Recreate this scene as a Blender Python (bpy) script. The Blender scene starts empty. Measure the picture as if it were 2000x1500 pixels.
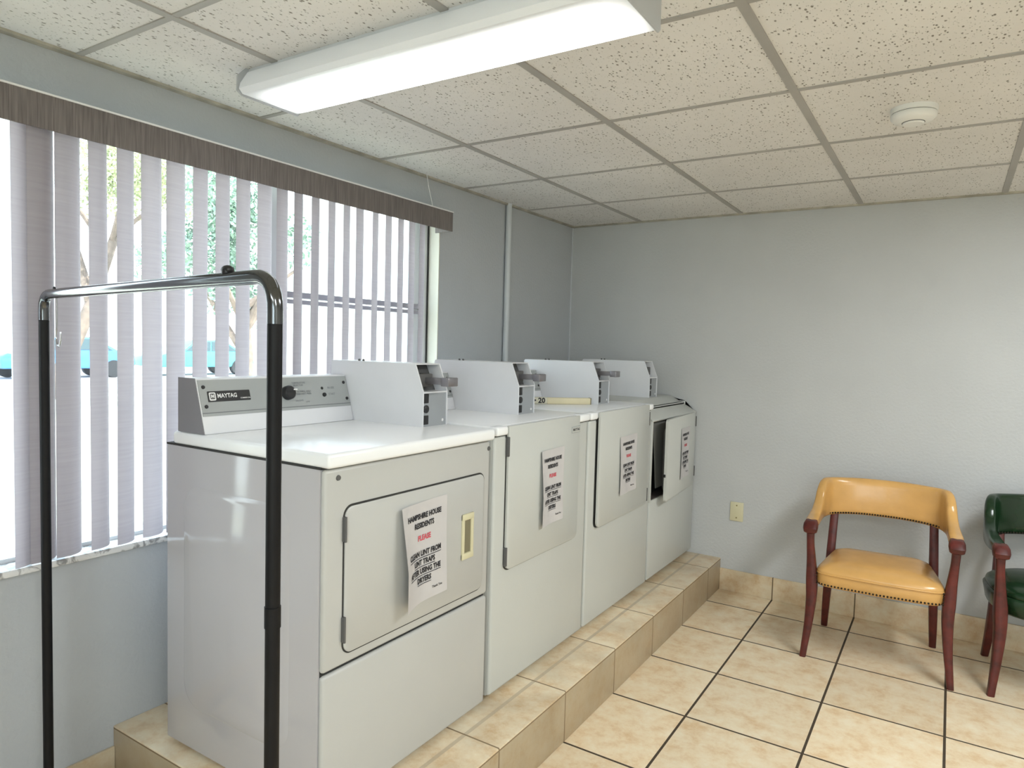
import bpy, bmesh, math, random
from mathutils import Vector, Matrix
random.seed(7)
PI = math.pi
C = bpy.context.scene.collection
scene = bpy.context.scene

# ------------------------------------------------------------------ room dimensions (metres)
H = 2.191            # ceiling height
XP, HP = 1.054, 0.186  # tiled platform depth and height
YP = -2.952          # near end of the platform
ROOM_X, ROOM_Y = 4.3, -6.2
TILE, ROW0 = 0.4236, -0.2434
COL0 = 1.3528
GZ = -0.12
CG, CGX, CGY = 0.6096, 0.4764, -0.608
WY0, WY1 = -3.72, -1.39   # window opening along the wall
WZ0, WZ1 = 0.753, 2.05

# ------------------------------------------------------------------ materials
MATS = {}
def new_mat(name):
    m = bpy.data.materials.new(name); m.use_nodes = True
    nt = m.node_tree
    return m, nt, nt.nodes['Principled BSDF']

def mat(name, col, rough=0.5, metal=0.0, noise=0.0, scale=8.0, bump=0.0, bscale=60.0, spec=0.5, coat=0.0, trans=None):
    if name in MATS: return MATS[name]
    m, nt, b = new_mat(name)
    b.inputs['Base Color'].default_value = (*col, 1)
    b.inputs['Roughness'].default_value = rough
    b.inputs['Metallic'].default_value = metal
    b.inputs['Specular IOR Level'].default_value = spec
    b.inputs['Coat Weight'].default_value = coat
    tc = nt.nodes.new('ShaderNodeTexCoord')
    if noise > 0:
        n = nt.nodes.new('ShaderNodeTexNoise'); n.inputs['Scale'].default_value = scale; n.inputs['Detail'].default_value = 4
        nt.links.new(tc.outputs['Object'], n.inputs['Vector'])
        r = nt.nodes.new('ShaderNodeValToRGB')
        r.color_ramp.elements[0].position = 0.3; r.color_ramp.elements[1].position = 0.7
        r.color_ramp.elements[0].color = (*[c*(1-noise) for c in col], 1)
        r.color_ramp.elements[1].color = (*[min(1, c*(1+noise)) for c in col], 1)
        nt.links.new(n.outputs['Fac'], r.inputs['Fac']); nt.links.new(r.outputs['Color'], b.inputs['Base Color'])
    if bump > 0:
        n2 = nt.nodes.new('ShaderNodeTexNoise'); n2.inputs['Scale'].default_value = bscale; n2.inputs['Detail'].default_value = 3
        nt.links.new(tc.outputs['Object'], n2.inputs['Vector'])
        bp = nt.nodes.new('ShaderNodeBump'); bp.inputs['Strength'].default_value = bump; bp.inputs['Distance'].default_value = 0.01
        nt.links.new(n2.outputs['Fac'], bp.inputs['Height']); nt.links.new(bp.outputs['Normal'], b.inputs['Normal'])
    MATS[name] = m
    return m

def emit_mat(name, col, strength):
    m, nt, b = new_mat(name)
    b.inputs['Base Color'].default_value = (*col, 1)
    b.inputs['Emission Color'].default_value = (*col, 1); b.inputs['Emission Strength'].default_value = strength
    return m

class G:
    """tiny node graph helper"""
    def __init__(s, nt): s.nt = nt
    def n(s, t, **k):
        x = s.nt.nodes.new(t)
        for a, v in k.items(): setattr(x, a, v)
        return x
    def link(s, a, b): s.nt.links.new(a, b)
    def math(s, op, a, b=None, clamp=False):
        x = s.n('ShaderNodeMath', operation=op); x.use_clamp = clamp
        for i, v in enumerate((a, b)):
            if v is None: continue
            if isinstance(v, (int, float)): x.inputs[i].default_value = v
            else: s.link(v, x.inputs[i])
        return x.outputs[0]
    def mix(s, fac, a, b):
        x = s.n('ShaderNodeMix', data_type='RGBA')
        for i, v in ((0, fac), (6, a), (7, b)):
            if isinstance(v, (int, float)): x.inputs[i].default_value = v
            elif isinstance(v, tuple): x.inputs[i].default_value = (*v, 1)
            else: s.link(v, x.inputs[i])
        return x.outputs[2]

def line_mask(g, coord, off, step, width):
    """1 on grout lines at off + k*step"""
    t = g.math('DIVIDE', g.math('SUBTRACT', coord, off), step)
    f = g.math('FRACT', g.math('ADD', t, 1000.5))
    d = g.math('MULTIPLY', g.math('ABSOLUTE', g.math('SUBTRACT', f, 0.5)), step)
    return g.math('LESS_THAN', d, width/2), g.math('FLOOR', t)

def tile_mat(name, xgrid=None, ygrid=None, xlines=(), grout=(0.055, 0.038, 0.022), zline=None, gw=0.009, dark=1.0, dirt_and_riser=0.0):
    m, nt, b = new_mat(name); g = G(nt)
    tc = g.n('ShaderNodeTexCoord'); sp = g.n('ShaderNodeSeparateXYZ'); g.link(tc.outputs['Object'], sp.inputs[0])
    X, Y, Z = sp.outputs
    mask = None; ids = []
    for co, gr in ((X, xgrid), (Y, ygrid)):
        if gr:
            mk, fl = line_mask(g, co, gr[0], gr[1], gw); ids.append(fl)
            mask = mk if mask is None else g.math('MAXIMUM', mask, mk)
    soft = None
    for xl, w in xlines:
        soft = mk = g.math('LESS_THAN', g.math('ABSOLUTE', g.math('SUBTRACT', X, xl)), w/2)
    if zline:
        mk = g.math('LESS_THAN', g.math('ABSOLUTE', g.math('SUBTRACT', Z, zline[0])), zline[1]/2)
        mask = mk if mask is None else g.math('MAXIMUM', mask, mk)
    n1 = g.n('ShaderNodeTexNoise'); n1.inputs['Scale'].default_value = 11; n1.inputs['Detail'].default_value = 8; n1.inputs['Roughness'].default_value = 0.72
    n2 = g.n('ShaderNodeTexNoise'); n2.inputs['Scale'].default_value = 38; n2.inputs['Detail'].default_value = 4
    off = g.n('ShaderNodeCombineXYZ')
    for i, f in enumerate(ids): g.link(g.math('MULTIPLY', f, 3.37), off.inputs[i])
    va = g.n('ShaderNodeVectorMath', operation='ADD'); g.link(tc.outputs['Object'], va.inputs[0]); g.link(off.outputs[0], va.inputs[1])
    g.link(va.outputs[0], n1.inputs['Vector']); g.link(va.outputs[0], n2.inputs['Vector'])
    r1 = g.n('ShaderNodeValToRGB'); e = r1.color_ramp.elements
    k = dark
    e[0].position = 0.34; e[0].color = (0.66*k, 0.465*k, 0.265*k, 1)
    e[1].position = 0.64; e[1].color = (0.80*k, 0.70*k, 0.52*k, 1)
    x = e.new(0.5); x.color = (0.76*k, 0.62*k, 0.425*k, 1)
    g.link(n1.outputs['Fac'], r1.inputs['Fac'])
    sp2 = g.math('MULTIPLY', g.math('SUBTRACT', n2.outputs['Fac'], 0.55, True), 1.6, True)
    col = g.mix(sp2, r1.outputs['Color'], (0.82*k, 0.76*k, 0.62*k))
    wn = g.n('ShaderNodeTexWhiteNoise', noise_dimensions='3D'); g.link(off.outputs[0], wn.inputs['Vector'])
    hv = g.n('ShaderNodeHueSaturation'); g.link(col, hv.inputs['Color'])
    g.link(g.math('ADD', g.math('MULTIPLY', wn.outputs['Value'], 0.16), 0.92), hv.inputs['Value'])
    col = hv.outputs['Color']
    if dirt_and_riser > 0:
        n3 = g.n('ShaderNodeTexNoise'); n3.inputs['Scale'].default_value = 5; n3.inputs['Detail'].default_value = 5
        g.link(tc.outputs['Object'], n3.inputs['Vector'])
        dm = g.math('MULTIPLY', g.math('SUBTRACT', n3.outputs['Fac'], 0.4, True), dirt_and_riser*4, True)
        col = g.mix(dm, col, (0.16, 0.11, 0.065))
    if dirt_and_riser > 0:
        col = g.mix(g.math('MULTIPLY', g.math('LESS_THAN', Z, HP-0.006), 0.62), col, (0.27, 0.205, 0.12))  # everything below the top edge is mixed darker and browner
    gm = mask if mask is not None else 0.0
    if soft is not None: col = g.mix(g.math('MULTIPLY', soft, 0.6), col, (0.40, 0.33, 0.24))
    col = g.mix(gm, col, grout)
    g.link(col, b.inputs['Base Color'])
    rr = g.math('ADD', g.math('MULTIPLY', gm, 0.45) if mask is not None else 0.0, g.math('ADD', g.math('MULTIPLY', n2.outputs['Fac'], 0.12), 0.26))
    g.link(rr, b.inputs['Roughness'])
    bp = g.n('ShaderNodeBump'); bp.inputs['Strength'].default_value = 0.35; bp.inputs['Distance'].default_value = 0.004
    hgt = g.math('ADD', g.math('MULTIPLY', gm, -1.0) if mask is not None else 0.0, g.math('MULTIPLY', n1.outputs['Fac'], 0.25))
    g.link(hgt, bp.inputs['Height']); g.link(bp.outputs['Normal'], b.inputs['Normal'])
    return m

def ceiling_mat():
    m, nt, b = new_mat('acoustic_tile'); g = G(nt)
    tc = g.n('ShaderNodeTexCoord')
    def pits(scale, lo, hi, sx, off):
        mp = g.n('ShaderNodeMapping'); mp.inputs['Scale'].default_value = (sx, 1, 1); mp.inputs['Rotation'].default_value = (0, 0, off); mp.inputs['Location'].default_value = (off, off*2, 0)
        g.link(tc.outputs['Object'], mp.inputs['Vector'])
        v = g.n('ShaderNodeTexVoronoi'); v.inputs['Scale'].default_value = scale; v.inputs['Randomness'].default_value = 1
        nz = g.n('ShaderNodeTexNoise'); nz.inputs['Scale'].default_value = scale*0.9; nz.inputs['Detail'].default_value = 2
        g.link(mp.outputs[0], v.inputs['Vector']); g.link(mp.outputs[0], nz.inputs['Vector'])
        s = g.n('ShaderNodeSeparateColor'); g.link(v.outputs['Color'], s.inputs[0])
        gate = g.math('GREATER_THAN', s.outputs[0], lo)
        size = g.math('MULTIPLY', s.outputs[1], hi)
        d = g.math('ADD', v.outputs['Distance'], g.math('MULTIPLY', nz.outputs['Fac'], 0.25))
        hit = g.math('MULTIPLY', g.math('SUBTRACT', g.math('ADD', size, 0.27), d, True), 8.0, True)
        return g.math('MULTIPLY', gate, hit)
    a = pits(58, 0.35, 0.22, 1.9, 0.3); c = pits(110, 0.35, 0.16, 1.5, 1.9)
    big = g.n('ShaderNodeTexNoise'); big.inputs['Scale'].default_value = 2.2; big.inputs['Detail'].default_value = 4
    g.link(tc.outputs['Object'], big.inputs['Vector'])
    base = g.mix(g.math('MULTIPLY', g.math('SUBTRACT', big.outputs['Fac'], 0.35, True), 2.2, True), (0.76, 0.745, 0.72), (0.84, 0.825, 0.80))
    pm = g.math('MAXIMUM', g.math('MULTIPLY', a, 0.9), g.math('MULTIPLY', c, 0.5))
    col = g.mix(pm, base, (0.22, 0.20, 0.17))
    g.link(col, b.inputs['Base Color']); b.inputs['Roughness'].default_value = 0.95; b.inputs['Specular IOR Level'].default_value = 0.1
    fine = g.n('ShaderNodeTexNoise'); fine.inputs['Scale'].default_value = 260; g.link(tc.outputs['Object'], fine.inputs['Vector'])
    bp = g.n('ShaderNodeBump'); bp.inputs['Strength'].default_value = 0.5; bp.inputs['Distance'].default_value = 0.003
    g.link(g.math('ADD', g.math('MULTIPLY', pm, -1.5), g.math('MULTIPLY', fine.outputs['Fac'], 0.5)), bp.inputs['Height']); g.link(bp.outputs['Normal'], b.inputs['Normal'])
    return m

def wall_mat(name, col, var=0.05):
    m, nt, b = new_mat(name); g = G(nt)
    tc = g.n('ShaderNodeTexCoord')
    n1 = g.n('ShaderNodeTexNoise'); n1.inputs['Scale'].default_value = 2.5; n1.inputs['Detail'].default_value = 5
    n2 = g.n('ShaderNodeTexNoise'); n2.inputs['Scale'].default_value = 75; n2.inputs['Detail'].default_value = 3
    for n in (n1, n2): g.link(tc.outputs['Object'], n.inputs['Vector'])
    col2 = tuple(c*(1-2*var) for c in col)
    g.link(g.mix(n1.outputs['Fac'], col2, tuple(c*(1+var) for c in col)), b.inputs['Base Color'])
    b.inputs['Roughness'].default_value = 0.6; b.inputs['Specular IOR Level'].default_value = 0.3
    bp = g.n('ShaderNodeBump'); bp.inputs['Strength'].default_value = 0.3; bp.inputs['Distance'].default_value = 0.006
    g.link(n2.outputs['Fac'], bp.inputs['Height']); g.link(bp.outputs['Normal'], b.inputs['Normal'])
    return m

def vane_mat():
    m, nt, b = new_mat('vane_fabric'); g = G(nt)
    tc = g.n('ShaderNodeTexCoord'); w = g.n('ShaderNodeTexNoise'); w.inputs['Scale'].default_value = 1.0; w.inputs['Detail'].default_value = 3
    mp = g.n('ShaderNodeMapping'); mp.inputs['Scale'].default_value = (6, 6, 160); g.link(tc.outputs['Object'], mp.inputs['Vector']); g.link(mp.outputs[0], w.inputs['Vector'])
    col = g.mix(w.outputs['Fac'], (0.24, 0.215, 0.225), (0.34, 0.31, 0.32))
    g.link(col, b.inputs['Base Color']); b.inputs['Roughness'].default_value = 0.75
    t = g.n('ShaderNodeBsdfTranslucent'); t.inputs['Color'].default_value = (0.78, 0.70, 0.76, 1)
    mx = g.n('ShaderNodeMixShader'); mx.inputs[0].default_value = 0.20
    out = nt.nodes['Material Output']
    g.link(b.outputs[0], mx.inputs[1]); g.link(t.outputs[0], mx.inputs[2]); g.link(mx.outputs[0], out.inputs['Surface'])
    return m

def valance_mat():
    m, nt, b = new_mat('valance_fabric'); g = G(nt)
    tc = g.n('ShaderNodeTexCoord'); w = g.n('ShaderNodeTexNoise'); w.inputs['Detail'].default_value = 3; w.inputs['Scale'].default_value = 1
    mp = g.n('ShaderNodeMapping'); mp.inputs['Scale'].default_value = (260, 260, 9); g.link(tc.outputs['Object'], mp.inputs['Vector']); g.link(mp.outputs[0], w.inputs['Vector'])
    r = g.n('ShaderNodeValToRGB'); r.color_ramp.elements[0].position = 0.3; r.color_ramp.elements[1].position = 0.7
    r.color_ramp.elements[0].color = (0.125, 0.11, 0.105, 1); r.color_ramp.elements[1].color = (0.22, 0.195, 0.185, 1)
    g.link(w.outputs['Fac'], r.inputs['Fac']); g.link(r.outputs['Color'], b.inputs['Base Color']); b.inputs['Roughness'].default_value = 0.8
    return m

def glass_mat():
    m, nt, b = new_mat('window_glass'); g = G(nt)
    t = g.n('ShaderNodeBsdfTransparent'); t.inputs['Color'].default_value = (0.93, 0.97, 0.96, 1)
    gl = g.n('ShaderNodeBsdfGlossy'); gl.inputs['Roughness'].default_value = 0.02
    mx = g.n('ShaderNodeMixShader'); mx.inputs[0].default_value = 0.06; g.link(t.outputs[0], mx.inputs[1]); g.link(gl.outputs[0], mx.inputs[2])
    g.link(mx.outputs[0], nt.nodes['Material Output'].inputs['Surface'])
    return m

def lens_mat():
    """prismatic acrylic lens lit by two tubes lying lengthwise behind it"""
    m, nt, b = new_mat('prismatic_lens'); g = G(nt)
    tc = g.n('ShaderNodeTexCoord'); sp = g.n('ShaderNodeSeparateXYZ'); g.link(tc.outputs['Object'], sp.inputs[0])
    X, Y, Z = sp.outputs
    def band(y0, w): return g.math('SUBTRACT', 1.0, g.math('DIVIDE', g.math('ABSOLUTE', g.math('SUBTRACT', Y, y0)), w), True)
    low = g.math('LESS_THAN', Z, -0.070)
    bd = g.math('MULTIPLY', low, band(0.030, 0.125))
    ends = g.math('MULTIPLY', g.math('SUBTRACT', 0.60, g.math('ABSOLUTE', X), True), 9.0, True)
    st = g.math('ADD', 0.06, g.math('MULTIPLY', g.math('MULTIPLY', g.math('POWER', bd, 1.1), ends), LENS))
    ch = g.n('ShaderNodeTexChecker'); ch.inputs['Scale'].default_value = 170; g.link(tc.outputs['Object'], ch.inputs['Vector'])
    st = g.math('MULTIPLY', st, g.math('ADD', 0.97, g.math('MULTIPLY', ch.outputs['Fac'], 0.06)))
    b.inputs['Base Color'].default_value = (0.75, 0.78, 0.8, 1); b.inputs['Roughness'].default_value = 0.35
    b.inputs['Emission Color'].default_value = (0.95, 0.975, 1, 1); g.link(st, b.inputs['Emission Strength'])
    return m
LENS = 2.7

M_CAB = mat('white_enamel_shaded', (0.515, 0.52, 0.505), 0.3, noise=0.02, scale=3, bump=0.02, bscale=180)  # white fronts darkened in colour, since light falls from above
M_CAB2 = mat('cream_enamel_shaded', (0.56, 0.575, 0.55), 0.34, noise=0.02, scale=3, bump=0.03, bscale=180)  # same darkening of the fronts put into the cream tone
M_LID = mat('glossy_enamel_lit', (0.92, 0.94, 0.96), 0.24, noise=0.015, scale=3)  # same white enamel, brightness of the lit tops put into the colour
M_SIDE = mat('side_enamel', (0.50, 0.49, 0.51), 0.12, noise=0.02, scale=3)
M_GROOVE = mat('groove_dark', (0.03, 0.03, 0.028), 0.7)  # near-black, puts the shade of grooves and gaps into the colour
M_CONS = mat('console_grey', (0.36, 0.38, 0.38), 0.4, noise=0.03)
M_BLACK = mat('black_plastic', (0.012, 0.012, 0.014), 0.4)
M_WHITE = mat('white_plastic', (0.8, 0.8, 0.8), 0.4)
M_IVORY = mat('ivory_plastic', (0.66, 0.62, 0.42), 0.4)
M_STEEL = mat('steel', (0.42, 0.42, 0.43), 0.3, 0.9)
M_COIN = mat('coin_slide_metal', (0.30, 0.29, 0.31), 0.35, 0.8)
M_METER = mat('meter_white', (0.76, 0.77, 0.80), 0.35, noise=0.02)
M_VAULT = mat('vault_grey', (0.33, 0.35, 0.37), 0.4)
M_DARK = mat('dark_interior', (0.02, 0.02, 0.02), 0.8)
M_DGREY = mat('dark_grey_metal', (0.10, 0.10, 0.10), 0.6)
M_PAPER = mat('paper', (0.585, 0.57, 0.575), 0.5, noise=0.02, scale=20)
M_INK = mat('black_ink', (0.02, 0.02, 0.025), 0.7)
M_RED = mat('red_ink', (0.62, 0.10, 0.13), 0.7)
M_GINK = mat('grey_ink', (0.20, 0.21, 0.22), 0.7)
M_CHROME = mat('chrome', (0.13, 0.135, 0.14), 0.13, 1.0)
M_BLKPAINT = mat('black_paint', (0.004, 0.004, 0.005), 0.5, noise=0.2, scale=30, spec=0.25)
M_WOOD = mat('red_mahogany', (0.085, 0.011, 0.008), 0.42, noise=0.4, scale=25, bump=0.05, bscale=90)
M_TAN = mat('tan_vinyl', (0.63, 0.36, 0.12), 0.22, noise=0.10, scale=7, bump=0.05, bscale=45)
M_GREEN = mat('dark_green_vinyl', (0.008, 0.027, 0.010), 0.22, noise=0.2, scale=9, bump=0.05, bscale=45)
M_NAIL = mat('antique_nail', (0.02, 0.014, 0.008), 0.45, 0.3)
M_ALU = mat('aluminium_frame', (0.74, 0.76, 0.78), 0.4, 0.3)
M_JAMB = mat('cream_jamb', (0.66, 0.64, 0.55), 0.6)
M_PIPE = mat('painted_pipe', (0.60, 0.63, 0.65), 0.4)
M_TBAR = mat('grid_bar', (0.40, 0.385, 0.36), 0.5, noise=0.08, scale=3)
M_FIX = mat('fixture_white', (0.72, 0.75, 0.78), 0.4)
M_SMOKE = mat('detector_white', (0.80, 0.80, 0.77), 0.4)
M_VANE = vane_mat(); M_VAL = valance_mat(); M_GLASS = glass_mat()

# ------------------------------------------------------------------ mesh helper
class MB:
    def __init__(s): s.bm = bmesh.new()
    def _add(s, verts, faces):
        vs = [s.bm.verts.new(v) for v in verts]; out = []
        for f in faces:
            try: out.append(s.bm.faces.new([vs[i] for i in f]))
            except ValueError: pass
        return vs, out
    def box(s, x0, x1, y0, y1, z0, z1, bev=0.0, seg=2):
        v, f = s._add([(x0,y0,z0),(x1,y0,z0),(x1,y1,z0),(x0,y1,z0),(x0,y0,z1),(x1,y0,z1),(x1,y1,z1),(x0,y1,z1)],
                      [(0,3,2,1),(4,5,6,7),(0,1,5,4),(1,2,6,5),(2,3,7,6),(3,0,4,7)])
        if bev: s._bev(f, bev, seg)
        return s
    def _bev(s, faces, bev, seg):
        ed = list({e for f in faces for e in f.edges})
        bmesh.ops.bevel(s.bm, geom=ed, offset=bev, offset_type='OFFSET', segments=seg, profile=0.5, affect='EDGES', clamp_overlap=True)
    def prism(s, poly, axis, a0, a1, bev=0.0, seg=2):
        def P(p, a):
            if axis == 'x': return (a, p[0], p[1])
            if axis == 'y': return (p[0], a, p[1])
            return (p[0], p[1], a)
        n = len(poly)
        v, f = s._add([P(p, a0) for p in poly] + [P(p, a1) for p in poly],
                      [tuple(range(n))[::-1], tuple(range(n, 2*n))] + [(i, (i+1) % n, n+(i+1) % n, n+i) for i in range(n)])
        bmesh.ops.recalc_face_normals(s.bm, faces=f)
        if bev: s._bev(f, bev, seg)
        return s
    def loft(s, rings, closed=True, cap=True):
        n = len(rings[0]); vs = [s.bm.verts.new(p) for r in rings for p in r]; fs = []
        for i in range(len(rings)-1):
            for j in range(n if closed else n-1):
                a, b_ = i*n+j, i*n+(j+1) % n
                fs.append(s.bm.faces.new([vs[a], vs[b_], vs[b_+n], vs[a+n]]))
        if cap and closed:
            fs.append(s.bm.faces.new(vs[:n][::-1])); fs.append(s.bm.faces.new(vs[-n:]))
        bmesh.ops.recalc_face_normals(s.bm, faces=fs)
        return s
    def tube(s, path, r, seg=12, cap=True):
        path = [Vector(p) for p in path]; rs = r if isinstance(r, (list, tuple)) else [r]*len(path)
        rings = []; up = None
        for i, p in enumerate(path):
            t = (path[min(i+1, len(path)-1)] - path[max(i-1, 0)]).normalized()
            if up is None:
                up = Vector((0,0,1)) if abs(t.z) < 0.9 else Vector((1,0,0))
            a = t.cross(up).normalized(); b_ = a.cross(t).normalized(); up = b_
            rings.append([p + a*math.cos(2*PI*k/seg)*rs[i] + b_*math.sin(2*PI*k/seg)*rs[i] for k in range(seg)])
        return s.loft(rings, True, cap)
    def lathe(s, c, prof, axis='z', seg=24):
        rings = []
        for r, h in prof:
            ring = []
            for k in range(seg):
                a = 2*PI*k/seg; u, v = r*math.cos(a), r*math.sin(a)
                ring.append((c[0]+u, c[1]+v, c[2]+h) if axis == 'z' else (c[0]+h, c[1]+u, c[2]+v) if axis == 'x' else (c[0]+u, c[1]+h, c[2]+v))
            rings.append(ring)
        return s.loft(rings)
    def ball(s, c, r, sub=1, sc=(1,1,1)):
        bmesh.ops.create_icosphere(s.bm, subdivisions=sub, radius=r, matrix=Matrix.Translation(c) @ Matrix.Diagonal((*sc, 1)))
        return s
    def obj(s, name, m, parent=None, origin=(0,0,0), ang=40, smooth=True, world=True):
        if world:
            o_ = Vector(origin)
            if parent is not None: o_ = root_loc(parent)
            for v in s.bm.verts: v.co -= o_
        me = bpy.data.meshes.new(name); s.bm.to_mesh(me); s.bm.free()
        me.materials.append(m)
        if smooth:
            me.shade_smooth()
            try: me.set_sharp_from_angle(angle=math.radians(ang))
            except Exception: pass
        o = bpy.data.objects.new(name, me); C.objects.link(o)
        if parent is not None: o.parent = parent
        else: o.location = origin
        return o

def root_loc(o):
    v = Vector(o.location)
    while o.parent is not None:
        o = o.parent; v += Vector(o.location)
    return v
def tag(o, label, cat, group=None):
    o['label'] = label; o['category'] = cat
    if group: o['group'] = group
    return o
def thing(name, label, cat, loc, rotz=0.0, group=None):
    o = bpy.data.objects.new(name, None); C.objects.link(o); o.empty_display_size = 0.1
    o.location = loc; o.rotation_euler = (0, 0, rotz)
    return tag(o, label, cat, group)
def struct(o): o['kind'] = 'structure'; return o

def rrect(y0, y1, z0, z1, r, seg=6, corners=(1,1,1,1)):
    """rounded rectangle outline (u,v); corners bl, br, tr, tl"""
    pts = []
    for (cx, cy, a0, on) in ((y0, z0, PI, corners[0]), (y1, z0, 1.5*PI, corners[1]), (y1, z1, 0, corners[2]), (y0, z1, 0.5*PI, corners[3])):
        if not on: pts.append((cx, cy)); continue
        ux = cx + (r if cx == y0 else -r); uy = cy + (r if cy == z0 else -r)
        for k in range(seg+1):
            a = a0 + 0.5*PI*k/seg
            pts.append((ux + r*math.cos(a), uy + r*math.sin(a)))
    return pts

def text_bm(txt, size, bold=0.0, sx=1.0, space=1.0):
    cu = bpy.data.curves.new('t', 'FONT'); cu.body = txt; cu.size = size; cu.align_x = 'CENTER'; cu.align_y = 'CENTER'
    cu.offset = bold; cu.space_character = space; cu.resolution_u = 2; cu.extrude = 0
    o = bpy.data.objects.new('t', cu); C.objects.link(o)
    dg = bpy.context.evaluated_depsgraph_get(); me = bpy.data.meshes.new_from_object(o.evaluated_get(dg))
    bm = bmesh.new(); bm.from_mesh(me)
    for v in bm.verts: v.co.x *= sx
    bpy.data.objects.remove(o); bpy.data.curves.remove(cu); bpy.data.meshes.remove(me)
    return bm
def place_text(mb, txt, size, fn, bold=0.0, sx=1.0, space=1.0, cut=False):
    """fn maps text plane (u,v) to world"""
    bm = text_bm(txt, size, bold, sx, space)
    vm = {v: mb.bm.verts.new(fn(v.co.x, v.co.y)) for v in bm.verts}
    for f in bm.faces:
        try: mb.bm.faces.new([vm[v] for v in f.verts])
        except ValueError: pass
    bm.free()
def place_rect(mb, u0, u1, v0, v1, fn):
    mb._add([fn(u0,v0), fn(u1,v0), fn(u1,v1), fn(u0,v1)], [(0,1,2,3)])

# ------------------------------------------------------------------ setting
FLOORM = tile_mat('floor_tile', (COL0, 0.4202), (ROW0, TILE))
STEPM = tile_mat('step_tile', None, (ROW0, TILE), xlines=((0.925, 0.014),), zline=(0.179, 0.005), grout=(0.23, 0.165, 0.095), gw=0.006, dirt_and_riser=0.22)
BASEBX = tile_mat('base_tile_back', (COL0, 0.4202), None, grout=(0.16, 0.11, 0.06), gw=0.006, dark=0.95)
BASEBY = tile_mat('base_tile_left', None, (ROW0, TILE), grout=(0.16, 0.11, 0.06), gw=0.006, dark=0.8)
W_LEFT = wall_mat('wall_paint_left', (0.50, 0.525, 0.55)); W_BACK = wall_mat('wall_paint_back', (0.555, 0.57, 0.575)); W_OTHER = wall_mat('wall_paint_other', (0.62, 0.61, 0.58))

struct(MB().box(-0.25, ROOM_X+0.1, ROOM_Y-0.1, 0.1, GZ, 0).obj('floor', FLOORM))
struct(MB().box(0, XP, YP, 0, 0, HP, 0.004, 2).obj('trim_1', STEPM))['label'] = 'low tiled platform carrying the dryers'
ceil = struct(MB().box(-0.25, ROOM_X+0.1, ROOM_Y-0.1, 0.1, H, H+0.1).obj('ceiling', ceiling_mat()))
mb = MB(); bw = 0.0125
x = CGX
while x < ROOM_X:
    mb.box(x-bw, x+bw, ROOM_Y, 0, H-0.004, H+0.002); x += CG*1.0045
y = CGY
while y > ROOM_Y:
    mb.box(0, ROOM_X, y-bw*0.72, y+bw*0.72, H-0.0035, H+0.002); y -= CG
mb.obj('ceiling_grid', M_TBAR, ceil)
mb = MB(); mb.box(0.0, 0.022, ROOM_Y, 0, H-0.008, H+0.001); mb.box(0, ROOM_X, -0.022, 0, H-0.008, H+0.001)
mb.obj('wall_angle', mat('stained_angle', (0.42, 0.40, 0.33), 0.6, noise=0.3, scale=12), ceil)

mb = MB()
mb.box(-0.2, 0, ROOM_Y, WY0, 0, H); mb.box(-0.2, 0, WY1, 0.1, 0, H); mb.box(-0.2, 0, WY0, WY1, 0, WZ0-0.02); mb.box(-0.2, 0, WY0, WY1, WZ1, H)
struct(mb.obj('wall_left', W_LEFT))
struct(MB().box(-0.2, ROOM_X+0.1, 0, 0.1, 0, H).obj('wall_back', W_BACK))
struct(MB().box(ROOM_X, ROOM_X+0.1, ROOM_Y, 0, 0, H).obj('wall_right', W_OTHER))
mb = MB(); DX0, DX1, DZ0, DZ1 = 2.1, 3.9, 0.75, 2.1   # added unseen window behind the camera, lets in soft fill light
mb.box(-0.2, DX0, ROOM_Y-0.1, ROOM_Y, 0, H); mb.box(DX1, ROOM_X+0.1, ROOM_Y-0.1, ROOM_Y, 0, H); mb.box(DX0, DX1, ROOM_Y-0.1, ROOM_Y, DZ1, H); mb.box(DX0, DX1, ROOM_Y-0.1, ROOM_Y, 0, DZ0)
struct(mb.obj('wall_front', W_OTHER))
mb = MB()
for xx in (DX0, 2.97, DX1-0.05): mb.box(xx, xx+0.05, ROOM_Y-0.08, ROOM_Y-0.02, DZ0, DZ1)
w2 = struct(mb.obj('fill_window', M_ALU))
MB().box(DX0, DX1, ROOM_Y-0.055, ROOM_Y-0.053, DZ0, DZ1).obj('pane', M_GLASS, w2)
struct(MB().box(XP, ROOM_X, -0.011, 0, 0, 0.128, 0.002).obj('baseboard_back', BASEBX))
struct(MB().box(0, 0.011, ROOM_Y, YP, 0, 0.122, 0.002).obj('baseboard_left', BASEBY))
struct(MB().box(0.0, 0.006, -0.006, 0.0, HP, H).obj('trim_2', mat('corner_bead', (0.62, 0.65, 0.68), 0.5)))
# marble window sill
m, nt, b = new_mat('marble_sill'); g = G(nt); tc = g.n('ShaderNodeTexCoord')
n = g.n('ShaderNodeTexNoise'); n.inputs['Scale'].default_value = 22; n.inputs['Detail'].default_value = 8; n.inputs['Distortion'].default_value = 1.5
g.link(tc.outputs['Object'], n.inputs['Vector'])
r = g.n('ShaderNodeValToRGB'); r.color_ramp.elements[0].position = 0.40; r.color_ramp.elements[0].color = (0.30, 0.30, 0.30, 1); r.color_ramp.elements[1].position = 0.54; r.color_ramp.elements[1].color = (0.78, 0.78, 0.77, 1)
g.link(n.outputs['Fac'], r.inputs['Fac']); g.link(r.outputs['Color'], b.inputs['Base Color']); b.inputs['Roughness'].default_value = 0.25
struct(MB().box(-0.2, 0.014, WY0, WY1+0.0, WZ0-0.02, WZ0, 0.003).obj('trim_3', m))
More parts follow.
